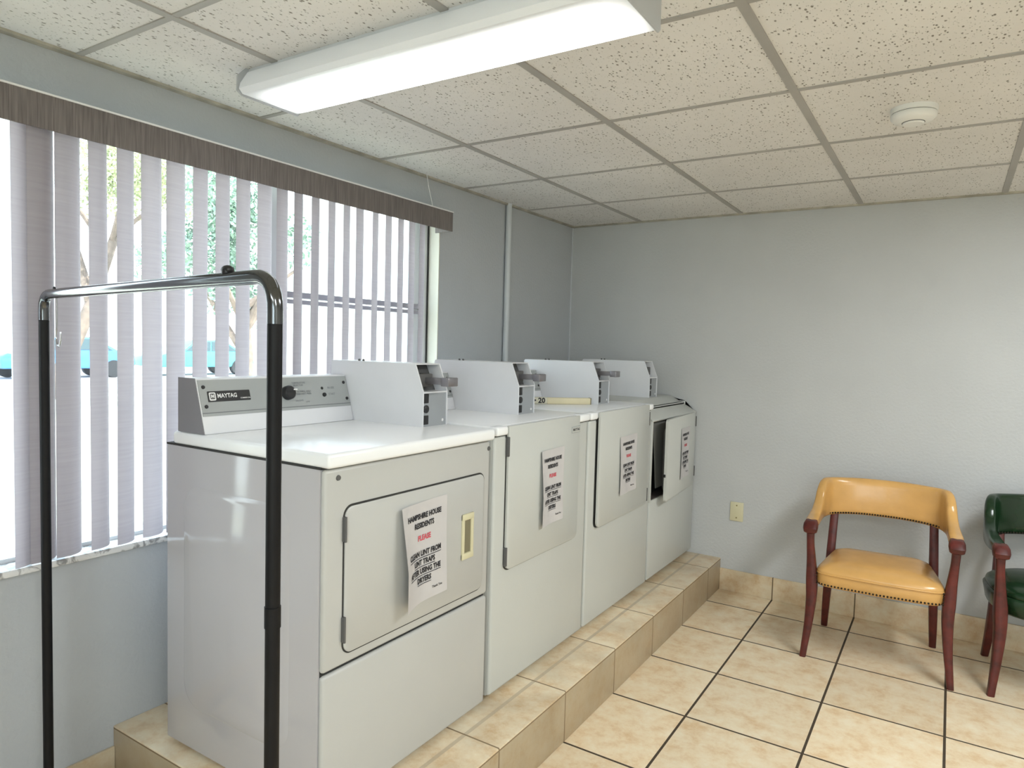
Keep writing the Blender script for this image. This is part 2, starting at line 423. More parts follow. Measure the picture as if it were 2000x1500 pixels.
# window: aluminium frame, mullions, rail, glass
mb = MB()
FX0, FX1 = -0.125, -0.065
mb.box(FX0, FX1, WY1-0.045, WY1, WZ0, WZ1); mb.box(FX0, FX1, WY0, WY0+0.045, WZ0, WZ1)
mb.box(FX0, FX1, WY0, WY1, WZ0, WZ0+0.012); mb.box(FX0, FX1, WY0, WY1, WZ1-0.04, WZ1)
win = struct(mb.obj('window_1', M_ALU))
MB().box(FX0, FX1, -2.325, -2.265, WZ0, WZ1).obj('mullion', M_ALU, win)
MB().box(FX0, FX1, -3.165, -3.085, WZ0, WZ1).obj('mullion', M_ALU, win)
mb = MB(); mb.box(-0.115, -0.08, -2.265, WY1-0.045, 1.545, 1.562); mb.box(-0.115, -0.075, -2.265, WY1-0.045, 1.57, 1.592)
mb.obj('meeting_rail', mat('rail_grey', (0.42, 0.41, 0.47), 0.5), win)
mb = MB(); mb.box(-0.112, -0.088, WY1-0.085, WY1-0.045, WZ0+0.012, WZ1-0.04); mb.obj('sash_stile', M_ALU, win)
for a, c_ in ((WY0+0.045, -3.165), (-3.085, -2.325), (-2.265, WY1-0.045)):
    MB().box(-0.099, -0.096, a, c_, WZ0+0.012, WZ1-0.04).obj('pane', M_GLASS, win)
mb = MB(); mb.box(-0.065, 0.004, WY1-0.004, WY1+0.001, WZ0, WZ1)
struct(mb.obj('trim_4', M_JAMB))
struct(MB().box(-0.066, -0.058, WY1-0.010, WY1-0.004, WZ0, WZ1).obj('trim_5', M_GROOVE))

# ------------------------------------------------------------------ vertical blind
bl = thing('vertical_blind', 'mauve grey vertical blind with fabric valance across the window', 'blind', (0.06, -2.4, 1.95))
mb = MB(); mb.box(0.098, 0.104, -3.75, -1.418, 1.937, 2.028); mb.box(0.002, 0.1, -1.424, -1.418, 1.937, 2.028); mb.obj('valance', M_VAL, bl)
MB().box(0.094, 0.108, -3.75, -1.416, 2.026, 2.031).obj('valance_clip', M_WHITE, bl)
MB().box(0.03, 0.09, -3.75, -1.45, 1.985, 2.02, 0.003).obj('headrail', M_WHITE, bl)
VANES = [(-3.56, 50), (-3.48, 50), (-3.42, 60), (-3.214,45),(-3.163,65),(-3.095,67),(-3.016,57),(-2.937,57),(-2.858,69),(-2.779,69),(-2.695,62),(-2.614,63),(-2.534,66),(-2.447,70),(-2.372,62),
         (-2.3,56),(-2.219,55),(-2.138,53),(-2.059,54),(-1.984,60),(-1.896,54),(-1.814,58),(-1.736,57),(-1.662,59),(-1.591,57)]
for yc, a, *vx in VANES + [(-3.187, 62, 0.029)]:
    vx = vx[0] if vx else 0.055
    a = math.radians(a); mb = MB(); rings = []
    zb = 0.778 + random.uniform(-0.003, 0.003); sway = random.uniform(-0.004, 0.004)
    d_ = Vector((-math.cos(a), math.sin(a), 0)); nn = Vector((math.sin(a), math.cos(a), 0))
    for zi in range(2):
        z = (zb, 1.99)[zi]; ring = []
        for k in range(13):
            s_ = (k/12-0.5); p = Vector((vx, yc, z)) + d_*(s_*0.089) + nn*(0.018*(1-4*s_*s_))
            if zi == 0: p += Vector((0, sway, 0))
            ring.append(p)
        rings.append(ring)
    mb.loft(rings, closed=False, cap=False)
    mb.obj('vane', M_VANE, bl)
tag(MB().tube([(0.05, -1.555, H), (0.07, -1.56, 2.12), (0.085, -1.545, 2.03)], 0.0016, 6).obj('cord', M_WHITE, origin=(0.06, -1.55, 2.03)), 'thin white cord running from the ceiling to the blind valance', 'cord')

# ------------------------------------------------------------------ wall pipe, wall plate, detector
tag(MB().tube([(0.019, -0.80, HP), (0.019, -0.80, H)], 0.0165, 16).obj('pipe', M_PIPE, origin=(0.019, -0.80, HP)), 'grey-white vertical pipe on the window wall near the corner', 'pipe')
t = thing('wall_plate', 'cream blank wall plate on the back wall beside the dryers', 'wall plate', (1.134, 0, 0.473))
MB().box(1.097, 1.172, -0.007, 0.0, 0.418, 0.529, 0.003).obj('plate', M_IVORY, t)
for z in (0.438, 0.510): MB().lathe((1.134, -0.0065, z), [(0.0045, 0), (0.004, -0.002), (0.0, -0.002)], 'y', 12).obj('screw', mat('brassy_screw', (0.3, 0.26, 0.12), 0.4, 0.5), t)
t = thing('smoke_detector', 'round white smoke detector on the ceiling tile', 'smoke detector', (2.0, -1.485, H))
MB().lathe((2.0, -1.485, H), [(0.067, 0), (0.067, -0.014), (0.064, -0.016)], 'z', 40).obj('base', M_SMOKE, t)
MB().lathe((2.0, -1.485, H), [(0.0645, -0.0175), (0.066, -0.02), (0.065, -0.030), (0.055, -0.040), (0.033, -0.044), (0.031, -0.042)], 'z', 40).obj('cover', M_SMOKE, t)
MB().lathe((2.0, -1.485, H), [(0.031, -0.041), (0.031, -0.047), (0.028, -0.050), (0.0, -0.051)], 'z', 40).obj('cap', M_SMOKE, t)
MB().lathe((2.0, -1.485, H), [(0.0635, -0.0155), (0.0645, -0.0178)], 'z', 40).obj('seam', M_DGREY, t)
MB().lathe((2.0, -1.485, H), [(0.0345, -0.0425), (0.0318, -0.0455)], 'z', 40).obj('vent', M_DGREY, t)

# ------------------------------------------------------------------ ceiling light
LX0, LX1, LY0, LY1, LZ = 0.360, 1.550, -2.775, -2.552, 2.112
lt = thing('ceiling_light', 'long white wraparound fluorescent light glowing on the ceiling', 'ceiling light', ((LX0+LX1)/2, (LY0+LY1)/2, H))
MB().prism([(LY0+0.035, H), (LY0+0.030, H-0.022), (LY1-0.030, H-0.022), (LY1-0.035, H)], 'x', LX0, LX1).obj('housing', M_FIX, lt)
mb = MB()
mb.prism([(LY0+0.028, H-0.012), (LY0+0.004, H-0.050), (LY0, LZ+0.012), (LY0+0.012, LZ), (LY1-0.012, LZ), (LY1, LZ+0.012), (LY1-0.004, H-0.050), (LY1-0.028, H-0.012)], 'x', LX0+0.003, LX1-0.003)
mb.obj('lens', lens_mat(), lt)
for x in (LX0-0.004, LX1):
    MB().prism([(LY0+0.026, H), (LY0-0.003, H-0.030), (LY0-0.004, LZ+0.006), (LY0+0.012, LZ-0.004), (LY1-0.006, LZ-0.004), (LY1+0.004, LZ+0.006), (LY1+0.003, H)], 'x', x, x+0.004).obj('end_plate', mat('end_plate_shaded', (0.50, 0.52, 0.54), 0.45), lt)  # white plates greyed, their weaker light put into the colour

# ------------------------------------------------------------------ dryers
def foot(t, x, y):
    MB().lathe((x, y, HP), [(0.016, 0), (0.016, 0.006), (0.008, 0.008), (0.008, 0.026)], 'z', 14).obj('leveling_foot', M_WHITE, t)

def coin_box(t, y0, slide_mat, w=0.125, zt=1.334, slide=True):
    z0 = 1.128; y1 = y0+w
    prof = [(0.272, z0), (0.704, z0), (0.704, 1.243), (0.668, zt), (0.279, zt)]
    mb = MB()
    mb.prism(prof, 'y', y0, y0+0.004); mb.prism(prof, 'y', y1-0.004, y1)
    mb.prism([(0.279, zt-0.004), (0.279, zt), (0.668, zt), (0.6665, zt-0.004)], 'y', y0+0.004, y1-0.004)
    mb.box(0.272, 0.276, y0+0.004, y1-0.004, z0, zt-0.004)
    mb.box(0.62, 0.704, y0+0.004, y1-0.004, 1.238, 1.243)
    cb = mb.obj('coin_box', M_METER, t)
    MB().prism([(0.60, 1.238), (0.655, 1.238), (0.612, zt-0.006), (0.60, zt-0.006)], 'y', y0+0.004, y1-0.004).obj('slide_plate', M_DGREY, cb)
    mb = MB(); mb.box(0.56, 0.70, y0+0.004, y1-0.004, z0, 1.238); mb.obj('vault_door', M_VAULT, cb)
    mb = MB()
    mb.box(0.69, 0.7025, y0+0.006, y0+0.032, 1.205, 1.236, 0.002); mb.box(0.69, 0.7025, y0+0.006, y0+0.032, 1.135, 1.165, 0.002)
    mb.lathe((0.69, y0+0.019, 1.186), [(0.013, 0), (0.013, 0.014), (0.010, 0.016), (0, 0.016)], 'x', 18); mb.obj('vault_lock', M_BLACK, cb)
    MB().lathe((0.70, y1-0.022, 1.145), [(0.005, 0), (0.005, 0.002), (0, 0.002)], 'x', 12).obj('rivet', M_WHITE, cb)
    ym = y0+0.066
    mb = MB(); mb.box(0.61, 0.672, ym-0.05, ym+0.02, 1.255, 1.300, 0.003); mb.obj('slide_housing', M_DGREY, cb)
    mb = MB()
    if slide:
        mb.box(0.65, 0.745, ym-0.018, ym+0.018, 1.267, 1.288, 0.002); mb.box(0.742, 0.775, ym-0.026, ym+0.026, 1.262, 1.291, 0.003)
    if slide: mb.obj('coin_slide', slide_mat, cb)
    for z in (1.318,):
        for dy in (0.03, 0.055): MB().lathe((0.630, y0+dy, z), [(0.005, 0), (0.005, 0.003), (0, 0.003)], 'x', 10).obj('screw', M_BLACK, cb)
    mb = MB()
    for dx in (0.0, 0.02): mb.ball((0.385+dx, y0+0.03, zt+0.003), 0.005, 1)
    mb.obj('rivet', M_DGREY, cb)
    return cb

def console(t, y0, y1, full):
    A = Vector((0.395, 0, 1.128)); B = Vector((0.348, 0, 1.284)); L_ = (B-A).length; e = (B-A)/L_; nrm = Vector((e.z, 0, -e.x))
    mb = MB(); mb.prism([(0.270, 1.128), (0.395, 1.128), (0.348, 1.284), (0.270, 1.284)], 'y', y0, y1, 0.004, 2)
    c = mb.obj('control_console', M_METER, t)
    MB().prism([(0.268, 1.129), (0.394, 1.129), (0.347, 1.285), (0.268, 1.285)], 'y', y0-0.0015, y0).obj('shaded_end', mat('shaded_end_grey', (0.22, 0.215, 0.235), 0.4), c)  # thin sheet, shade of the console end put into its grey
    def P(y, h, d=0.0):
        q = A + e*h + nrm*d; return Vector((q.x, y, q.z))
    def plate(name, ya, yb, h0, h1, d0, d1, m, par, r=0.0):
        mb = MB(); pts = rrect(ya, yb, h0, h1, r, 4) if r else [(ya,h0),(yb,h0),(yb,h1),(ya,h1)]
        mb.loft([[P(a, h, d0) for a, h in pts], [P(a, h, d1) for a, h in pts]]); return mb.obj(name, m, par)
    fp = plate('control_panel', y0+0.004, y1-0.004, 0.052, 0.158, 0.0, 0.002, M_CONS, c)
    plate('panel_lip', y0+0.004, y1-0.004, 0.060, 0.0625, 0.0, 0.0026, M_GINK, fp)
    def disc(name, y, h, r, d, m, par):
        mb = MB(); rings = []
        for dd, rr in ((0.001, r), (d*0.8, r*0.97), (d, r*0.8)):
            rings.append([P(y+rr*math.cos(2*PI*k/20), h+rr*math.sin(2*PI*k/20), dd) for k in range(20)])
        mb.loft(rings); return mb.obj(name, m, par)
    scr = [(y1-0.018, 0.135), (y1-0.016, 0.078)]
    if full: scr += [(y0+0.018, 0.137), (y0+0.018, 0.080)]
    for y, h in scr: disc('screw', y, h, 0.0055, 0.005, M_BLACK, fp)
    fn = lambda y_, h_, d: (lambda u, v: P(y_+u, h_+v, d))
    if full:
        npl = plate('name_plate', -2.874, -2.734, 0.093, 0.124, 0.002, 0.0035, M_BLACK, fp, 0.002)
        mb = MB(); pts = rrect(-2.870, -2.849, 0.0965, 0.1205, 0.004, 4); mb.loft([[P(a, h, 0.0035) for a, h in pts], [P(a, h, 0.0039) for a, h in pts]]); mb.obj('logo_frame', M_WHITE, npl)
        mb = MB(); pts = rrect(-2.8665, -2.8525, 0.1005, 0.117, 0.002, 3); mb.loft([[P(a, h, 0.0039) for a, h in pts], [P(a, h, 0.0042) for a, h in pts]])
        mb.obj('logo_field', M_DGREY, npl)
        mb = MB(); place_text(mb, 'M', 0.014, fn(-2.8595, 0.1085, 0.0045), 0.0004); place_text(mb, 'MAYTAG', 0.0175, fn(-2.812, 0.109, 0.0042), 0.0004, 0.92)
        place_text(mb, 'COMMERCIAL', 0.0055, fn(-2.752, 0.100, 0.0042), 0.0001); mb.obj('lettering', M_WHITE, npl, smooth=False)
        kb = disc('knob', -2.596, 0.107, 0.023, 0.022, M_BLACK, fp)
        mb = MB(); place_rect(mb, -0.002, 0.013, -0.002, 0.002, fn(-2.583, 0.114, 0.0228)); mb.obj('pointer', M_WHITE, kb)
        mb = MB()
        for txt, y, h, s in (('TEMPERATURE', -2.545, 0.139, 0.0085), ('SELECTOR', -2.548, 0.131, 0.0085), ('NORMAL HIGH', -2.528, 0.110, 0.0085), ('PERMANENT PRESS', -2.532, 0.102, 0.0075),
                             ('DELICATE', -2.553, 0.080, 0.007), ('LOW', -2.520, 0.075, 0.007), ('IN USE', -2.412, 0.118, 0.010), ('START', -2.412, 0.096, 0.010)):
            place_text(mb, txt, s, fn(y, h, 0.0028), 0.0001)
        mb.obj('lettering', M_GINK, fp, smooth=False)
        disc('indicator', -2.450, 0.118, 0.005, 0.004, M_BLACK, fp); disc('start_button', -2.446, 0.095, 0.007, 0.008, M_BLACK, fp)
    else:
        mb = MB(); place_text(mb, 'DRYER', 0.010, fn(y1-0.13, 0.142, 0.0028), 0.0002); mb.obj('lettering', M_GINK, fp, smooth=False)
    return c

ZB = 0.204   # bottom of the cabinets
def dryer_first():
    y0, y1 = -2.905, -2.192
    t = thing('clothes_dryer', 'nearest white coin dryer, with black nameplate and ivory recessed door handle', 'dryer', (0.54, (y0+y1)/2, HP), group='coin dryers on the platform')
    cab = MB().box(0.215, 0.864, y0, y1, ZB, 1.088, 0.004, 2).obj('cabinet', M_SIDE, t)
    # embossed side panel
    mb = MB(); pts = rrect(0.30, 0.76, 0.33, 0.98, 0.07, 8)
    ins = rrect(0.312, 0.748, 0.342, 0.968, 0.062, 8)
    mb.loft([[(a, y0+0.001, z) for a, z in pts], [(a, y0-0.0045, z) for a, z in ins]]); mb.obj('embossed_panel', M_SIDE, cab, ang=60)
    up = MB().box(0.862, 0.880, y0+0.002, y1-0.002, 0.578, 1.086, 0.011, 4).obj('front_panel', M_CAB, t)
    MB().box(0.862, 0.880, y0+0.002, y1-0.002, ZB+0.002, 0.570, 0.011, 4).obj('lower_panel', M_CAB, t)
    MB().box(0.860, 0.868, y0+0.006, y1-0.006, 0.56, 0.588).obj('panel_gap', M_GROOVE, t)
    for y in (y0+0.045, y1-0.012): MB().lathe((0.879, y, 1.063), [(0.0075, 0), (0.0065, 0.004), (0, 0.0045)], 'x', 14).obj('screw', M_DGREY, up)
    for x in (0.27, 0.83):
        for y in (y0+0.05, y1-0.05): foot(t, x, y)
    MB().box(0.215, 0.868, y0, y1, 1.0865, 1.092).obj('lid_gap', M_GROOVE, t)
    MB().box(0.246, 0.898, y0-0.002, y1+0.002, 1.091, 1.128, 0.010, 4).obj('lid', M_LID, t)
    # door
    dy0, dy1, dz0, dz1 = -2.842, -2.226, 0.604, 0.990
    d = MB(); pts = rrect(dy0+0.004, dy1-0.004, dz0+0.004, dz1-0.005, 0.026, 8); pin = rrect(dy0+0.008, dy1-0.008, dz0+0.008, dz1-0.009, 0.023, 8)
    d.loft([[(0.878, a, z) for a, z in pts], [(0.884, a, z) for a, z in pts], [(0.8865, a, z) for a, z in pin]])
    d = d.obj('door', M_CAB, t)
    g_ = MB(); pts = rrect(dy0, dy1, dz0, dz1, 0.03, 8); g_.loft([[(0.879, a, z) for a, z in pts], [(0.8815, a, z) for a, z in pts]]); g_.obj('door_groove', M_GROOVE, d)  # dark plate painted for the shaded groove round the door
    for z0, z1 in ((0.898, 0.962), (0.640, 0.706)):
        mb = MB(); mb.box(0.880, 0.8885, dy0-0.003, dy0+0.006, z0, z1, 0.002); mb.tube([(0.889, dy0+0.001, z0), (0.889, dy0+0.001, z1)], 0.0035, 8); mb.obj('hinge', M_DGREY, d)
    # recessed ivory handle
    hy0, hy1, hz0, hz1 = -2.352, -2.292, 0.728, 0.872
    mb = MB(); fr = 0.013
    mb.box(0.884, 0.892, hy0, hy0+fr, hz0, hz1, 0.003); mb.box(0.884, 0.892, hy1-fr, hy1, hz0, hz1, 0.003)
    mb.box(0.884, 0.893, hy0, hy1, hz0, hz0+0.020, 0.003); mb.box(0.884, 0.893, hy0, hy1, hz1-0.020, hz1, 0.003)
    h_ = mb.obj('handle', M_IVORY, d)
    MB().box(0.885, 0.8872, hy0+fr-0.002, hy1-fr+0.002, hz0+0.018, hz1-0.018).obj('handle_recess', mat('ivory_shadow', (0.20, 0.18, 0.11), 0.6), h_)
    console(t, y0+0.004, -2.331, True)
    coin_box(t, -2.330, M_COIN, w=0.128)
    return t

def dryer_tall(y0, y1, cy, label, hinge_left, ajar, badge):
    """dryer with a tall door reaching up to the lid"""
    t = thing('clothes_dryer', label, 'dryer', (0.54, (y0+y1)/2, HP), group='coin dryers on the platform')
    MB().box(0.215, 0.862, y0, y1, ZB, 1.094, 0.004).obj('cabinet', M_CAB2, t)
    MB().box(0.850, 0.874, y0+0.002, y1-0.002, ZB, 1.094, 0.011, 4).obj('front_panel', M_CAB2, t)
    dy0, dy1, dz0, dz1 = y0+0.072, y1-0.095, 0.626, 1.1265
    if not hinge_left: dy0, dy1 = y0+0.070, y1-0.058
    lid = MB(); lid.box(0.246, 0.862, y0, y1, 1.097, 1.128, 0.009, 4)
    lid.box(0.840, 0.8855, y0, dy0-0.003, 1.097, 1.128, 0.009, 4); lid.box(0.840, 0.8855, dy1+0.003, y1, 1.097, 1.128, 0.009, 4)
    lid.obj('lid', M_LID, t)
    MB().box(0.24, 0.868, y0+0.002, y1-0.002, 1.092, 1.099).obj('lid_gap', M_GROOVE, t)
    for x in (0.27, 0.83):
        for y in (y0+0.05, y1-0.05): foot(t, x, y)
    ex = 0.008 if ajar else 0.0
    mb = MB(); pts = rrect(dy0, dy1, dz0, dz1, 0.026, 8, (1,1,0,0)); pin = rrect(dy0+0.004, dy1-0.004, dz0+0.004, dz1-0.003, 0.023, 8, (1,1,0,0))
    def sk(a): # ajar doors stand a little proud on the opening side
        f = (dy1-a)/(dy1-dy0) if not hinge_left else (a-dy0)/(dy1-dy0)
        return ex*f
    mb.loft([[(0.875+sk(a), a, z) for a, z in pts], [(0.884+sk(a), a, z) for a, z in pts], [(0.8865+sk(a), a, z) for a, z in pin]])
    d = mb.obj('door', M_CAB2, t)
    mb = MB(); pts = rrect(dy0-0.004, dy1+0.004, dz0-0.005, 1.095, 0.03, 8, (1,1,0,0)); mb.loft([[(0.873, a, z) for a, z in pts], [(0.8765, a, z) for a, z in pts]]); mb.obj('door_groove', M_GROOVE, d)  # dark plate, groove shade put into its colour
    MB().box(0.856, 0.880, dy0, dy1, 1.112, 1.1262, 0.003).obj('top_edge', M_LID, d)
    hy = dy0-0.002 if hinge_left else dy1+0.002
    for z0, z1 in ((1.022, 1.090), (0.640, 0.706)):
        mb = MB(); mb.box(0.876, 0.8875, hy-0.004, hy+0.006, z0, z1, 0.002); mb.obj('hinge', M_DGREY, d)
    if badge:
        mb = MB(); mb.box(0.884, 0.8885, -1.632, -1.560, 1.060, 1.086, 0.001); bd = mb.obj('badge', M_CONS, d)
        mb = MB(); mb.box(0.8884, 0.8892, -1.629, -1.563, 1.063, 1.083); mb.obj('badge_face', mat('badge_silver', (0.55, 0.56, 0.53), 0.4), bd)
        mb = MB(); place_text(mb, 'MAYTAG', 0.014, lambda u, v: Vector((0.8896, -1.596+u, 1.073+v)), 0.0006); mb.obj('lettering', M_INK, bd, smooth=False)
    console(t, y0+0.004, cy-0.001, False)
    coin_box(t, cy, M_COIN)
    return t

def dryer_last():
    y0, y1 = -0.722, -0.010
    t = thing('clothes_dryer', 'farthest white coin dryer in the corner, its door standing ajar under a sloped top', 'dryer', (0.54, (y0+y1)/2, HP), group='coin dryers on the platform')
    mb = MB(); mb.box(0.215, 0.80, y0, y1, ZB, 1.094); cab = mb.obj('cabinet', M_CAB2, t)
    oy0, oy1, oz0, oz1 = -0.702, -0.060, 0.622, 1.030
    mb = MB(); mb.box(0.80, 0.874, y0, y1, ZB+0.006, oz0, 0.005); mb.box(0.80, 0.874, y0, oy0, oz0-0.01, oz1+0.01, 0.003); mb.box(0.80, 0.874, oy1, y1, oz0-0.01, oz1+0.01, 0.003)
    mb.obj('front_panel', M_CAB2, t)
    MB().prism([(0.246, 1.094), (0.80, 1.094), (0.80, 1.030), (0.876, 1.030), (0.880, 1.040), (0.722, 1.124), (0.712, 1.128), (0.246, 1.128)], 'y', y0, y1, 0.006, 3).obj('lid', M_CAB2, t)
    MB().box(0.799, 0.804, oy0, oy1, oz0, oz1).obj('opening', M_DARK, t)
    MB().box(0.804, 0.868, oy0, oy1, oz0, oz0+0.004).obj('opening_floor', mat('brown_grey', (0.09, 0.075, 0.07), 0.7), t)
    MB().prism([(-0.618, 1.02), (-0.44, 1.02), (-0.44, 0.66), (-0.555, 0.66)], 'x', 0.838, 0.842).obj('inner_panel', mat('inner_grey', (0.24, 0.24, 0.225), 0.5), t)
    for x in (0.27, 0.83):
        for y in (y0+0.05, y1-0.05): foot(t, x, y)
    # door swung a few degrees about its right-hand hinge
    th = math.radians(4.5); hx, hy = 0.880, -0.050; W = 0.585
    def D(a, z, d): # a: distance from the hinge along the door, d: outwards
        return (hx + a*math.sin(th) + d*math.cos(th), hy - a*math.cos(th) + d*math.sin(th), z)
    pts = rrect(0, W, 0.610, 1.040, 0.018, 6); pin = rrect(0.004, W-0.004, 0.614, 1.036, 0.015, 6)
    mb = MB(); mb.loft([[D(a, z, -0.012) for a, z in pts], [D(a, z, 0.003) for a, z in pts], [D(a, z, 0.006) for a, z in pin]]); d = mb.obj('door', M_CAB2, t)
    mb = MB(); p2 = rrect(0.05, W-0.02, 0.64, 1.01, 0.02, 4); p3 = rrect(0.09, W-0.05, 0.67, 0.98, 0.02, 4)
    mb.loft([[D(a, z, -0.012) for a, z in p2], [D(a, z, -0.035) for a, z in p3]]); mb.obj('door_liner', mat('liner_grey', (0.36, 0.36, 0.34), 0.4), d)
    MB().box(0.885+W*math.sin(th)-0.02, 0.885+W*math.sin(th)-0.008, hy-W*math.cos(th)-0.006, hy-W*math.cos(th)+0.01, 0.74, 0.755).obj('door_catch', M_BLACK, d)
    for z0, z1 in ((0.955, 1.015), (0.660, 0.720)): MB().box(0.876, 0.889, -0.050, -0.040, z0, z1, 0.002).obj('hinge', M_DGREY, d)
    console(t, y0+0.004, -0.343, False)
    coin_box(t, -0.342, M_COIN, w=0.118, slide=False)
    return t, D

dryer_first()
dryer_tall(-2.160, -1.462, -1.745, 'second white coin dryer from the camera, with a small badge on its tall door', True, False, True)
dryer_tall(-1.450, -0.736, -1.012, 'third white coin dryer from the camera, cream carton on its lid', False, True, False)
_, DOORFN = dryer_last()

# ------------------------------------------------------------------ taped notices
def notice(label, yc, zc, w, h, base, curl, tilt, tsc=1.0):
    """base(y,z,d) -> world; curl lifts the left-bottom side"""
    def F(u, v, d=0.0):
        cu, su = math.cos(tilt), math.sin(tilt)
        a = max(0.0, (-u/w+0.02)/0.52); bb = max(0.0, 0.55 - v/h)
        lift = curl*(a**2)*min(1.0, 0.35+bb) + 0.002 + 0.0012*math.sin(9*u/w+5*v/h)
        uu = u + 0.10*curl*0
        return Vector(base(yc + uu*cu - v*su, zc + uu*su + v*cu, lift + d))
    o0 = F(0, 0)
    mb = MB(); N = 36
    mb.loft([[F(w*(i/N-0.5), h*(j/N-0.5)) for i in range(N+1)] for j in range(N+1)], closed=False, cap=False)
    p = mb.obj('notice', M_PAPER, origin=tuple(o0))
    tag(p, label, 'notice', 'paper notices taped to the dryer doors')
    def lines(rows, m, nm='lettering'):
        mb = MB()
        for txt, v, s, ul in rows:
            bm = text_bm(txt, s, 0.0009, 0.86)
            xs = [q.co.x for q in bm.verts]
            vm = {q: mb.bm.verts.new(F(q.co.x, v+q.co.y, 0.0014)) for q in bm.verts}
            for f in bm.faces:
                try: mb.bm.faces.new([vm[q] for q in f.verts])
                except ValueError: pass
            bm.free()
            if ul:
                n_ = 8; x0, x1 = min(xs), max(xs)
                for i in range(n_):
                    a, c_ = x0+(x1-x0)*i/n_, x0+(x1-x0)*(i+1)/n_
                    mb._add([F(a, v-0.62*s, 0.0014), F(c_, v-0.62*s, 0.0014), F(c_, v-0.52*s, 0.0014), F(a, v-0.52*s, 0.0014)], [(0,1,2,3)])
        return mb.obj(nm, m, p, smooth=False)
    k = h/0.29
    lines([('HAMPSHIRE HOUSE', 0.105*k, 0.0215*k*tsc, 0), ('RESIDENTS', 0.079*k, 0.0215*k*tsc, 0)], M_INK, 'heading')
    lines([('CLEAN LINT FROM', -0.003*k, 0.0215*k*tsc, 1), ('LINT TRAPS', -0.029*k, 0.0215*k*tsc, 1),
           ('AFTER USING THE', -0.055*k, 0.0215*k*tsc, 1), ('DRYERS', -0.081*k, 0.0215*k*tsc, 1)], M_INK, 'instruction')
    mb = MB(); place_text(mb, 'Thank You', 0.010*k, lambda u, v: F(0.055*k*w/0.2+u, -0.116*k+v, 0.0009), 0.0002); mb.obj('signature', M_INK, p, smooth=False)
    lines([('PLEASE', 0.042*k, 0.0215*k*tsc, 0)], M_RED, 'red_word')
    return p
plane = lambda x0: (lambda y, z, d: (x0+d, y, z))
notice('curling white paper notice on the nearest dryer door, beside its ivory handle', -2.535, 0.802, 0.216, 0.294, plane(0.8868), 0.036, math.radians(1.5), 0.98)
notice('white paper notice taped on the second dryer door, below the small badge', -1.782, 0.873, 0.182, 0.286, plane(0.8868), 0.014, math.radians(0.5), 0.88)
notice('white paper notice taped on the third dryer door, below the cream carton', -1.062, 0.865, 0.200, 0.270, lambda y, z, d: (0.8868+0.008*0.5+d, y, z), 0.006, math.radians(1.0), 0.9)
notice('white paper notice taped on the door standing ajar, nearest the corner', -0.285, 0.830, 0.190, 0.282, lambda y, z, d: DOORFN(-(y+0.050)/math.cos(math.radians(4.5)), z, 0.006+d), 0.004, 0.0, 0.9)

# cream carton on the third dryer
ca, cb_ = Vector((0.466, -1.262, 1.128)), Vector((0.688, -1.062, 1.128))
ax = (cb_-ca); Lc = ax.length; ang = math.atan2(ax.y, ax.x)
t = thing('carton', 'narrow cream carton with dark printed end, lying on the third dryer lid', 'box', (ca.x, ca.y, 1.1285), ang)
M_CARTON = mat('cream_card', (0.70, 0.63, 0.43), 0.5, noise=0.05)
MB().box(0.085, Lc, -0.0, 0.035, 0.0, 0.030, 0.003).obj('body', M_CARTON, t, world=False)
en = MB().box(0.0, 0.086, -0.001, 0.036, 0.0, 0.031, 0.004).obj('printed_end', mat('pale_card', (0.62, 0.60, 0.48), 0.5, noise=0.05), t, world=False)
mb = MB(); place_text(mb, '> 20', 0.034, lambda u, v: Vector((0.043+u, -0.0016, 0.016+v)), 0.0012); mb.obj('lettering', M_INK, en, world=False, smooth=False)
MB().box(Lc-0.002, Lc+0.003, -0.001, 0.036, 0.0, 0.031).obj('end_flap', mat('dark_card', (0.25, 0.22, 0.13), 0.6), t, world=False)

# ------------------------------------------------------------------ garment rack
RL, RR = Vector((0.130, -3.190, 0)), Vector((1.230, -3.330, 0)); RZ = 1.502; rt = 0.0125
dirr = (RR-RL).normalized()
t = thing('garment_rack', 'rolling garment rack with chrome top rail and black poles before the window', 'garment rack', tuple((RL+RR)/2))
def bend(c0, c1, c2, n=8):
    return [c0*(1-k/n)**2 + c1*2*(k/n)*(1-k/n) + c2*(k/n)**2 for k in range(n+1)]
up = Vector((0, 0, 1))
pth = [RL+up*1.435] + bend(RL+up*(RZ-0.045), RL+up*RZ, RL+dirr*0.05+up*RZ) + bend(RR-dirr*0.06+up*RZ, RR+up*RZ, RR+up*(RZ-0.055)) + [RR+up*1.425]
rail = MB().tube(pth, rt, 16).obj('top_rail', M_CHROME, t)
for P_, zt in ((RL, 1.437), (RR, 1.427)):
    pl = MB().tube([P_+up*0.125, P_+up*zt], rt*0.96, 16).obj('pole', M_BLKPAINT, t)
    if P_ is RR: MB().tube([P_+up*0.93, P_+up*0.965], rt*1.06, 16).obj('coupling', M_BLKPAINT, pl)
    ft = MB(); ft.tube([P_+Vector((0, -0.24, 0.112)), P_+Vector((0, 0.165, 0.112))], 0.014, 14); ft = ft.obj('foot_bar', M_BLKPAINT, t)
    for dy in (-0.22, 0.15):
        cs = MB(); c0 = P_+Vector((0, dy, 0)); cs.tube([c0+up*0.06, c0+up*0.108], 0.008, 10); cs.box(c0.x-0.018, c0.x+0.018, c0.y-0.012, c0.y+0.012, 0.045, 0.07, 0.004)
        cs.lathe((c0.x-0.011, c0.y, 0.028), [(0.028, 0), (0.028, 0.022)], 'x', 18); cs.obj('caster', M_BLACK, ft)
MB().tube([RL+up*0.125+dirr*0.0, RR+up*0.125], 0.0115, 12).obj('bottom_bar', M_BLKPAINT, t)
kx = RL + dirr*0.958 + up*(RZ+rt)
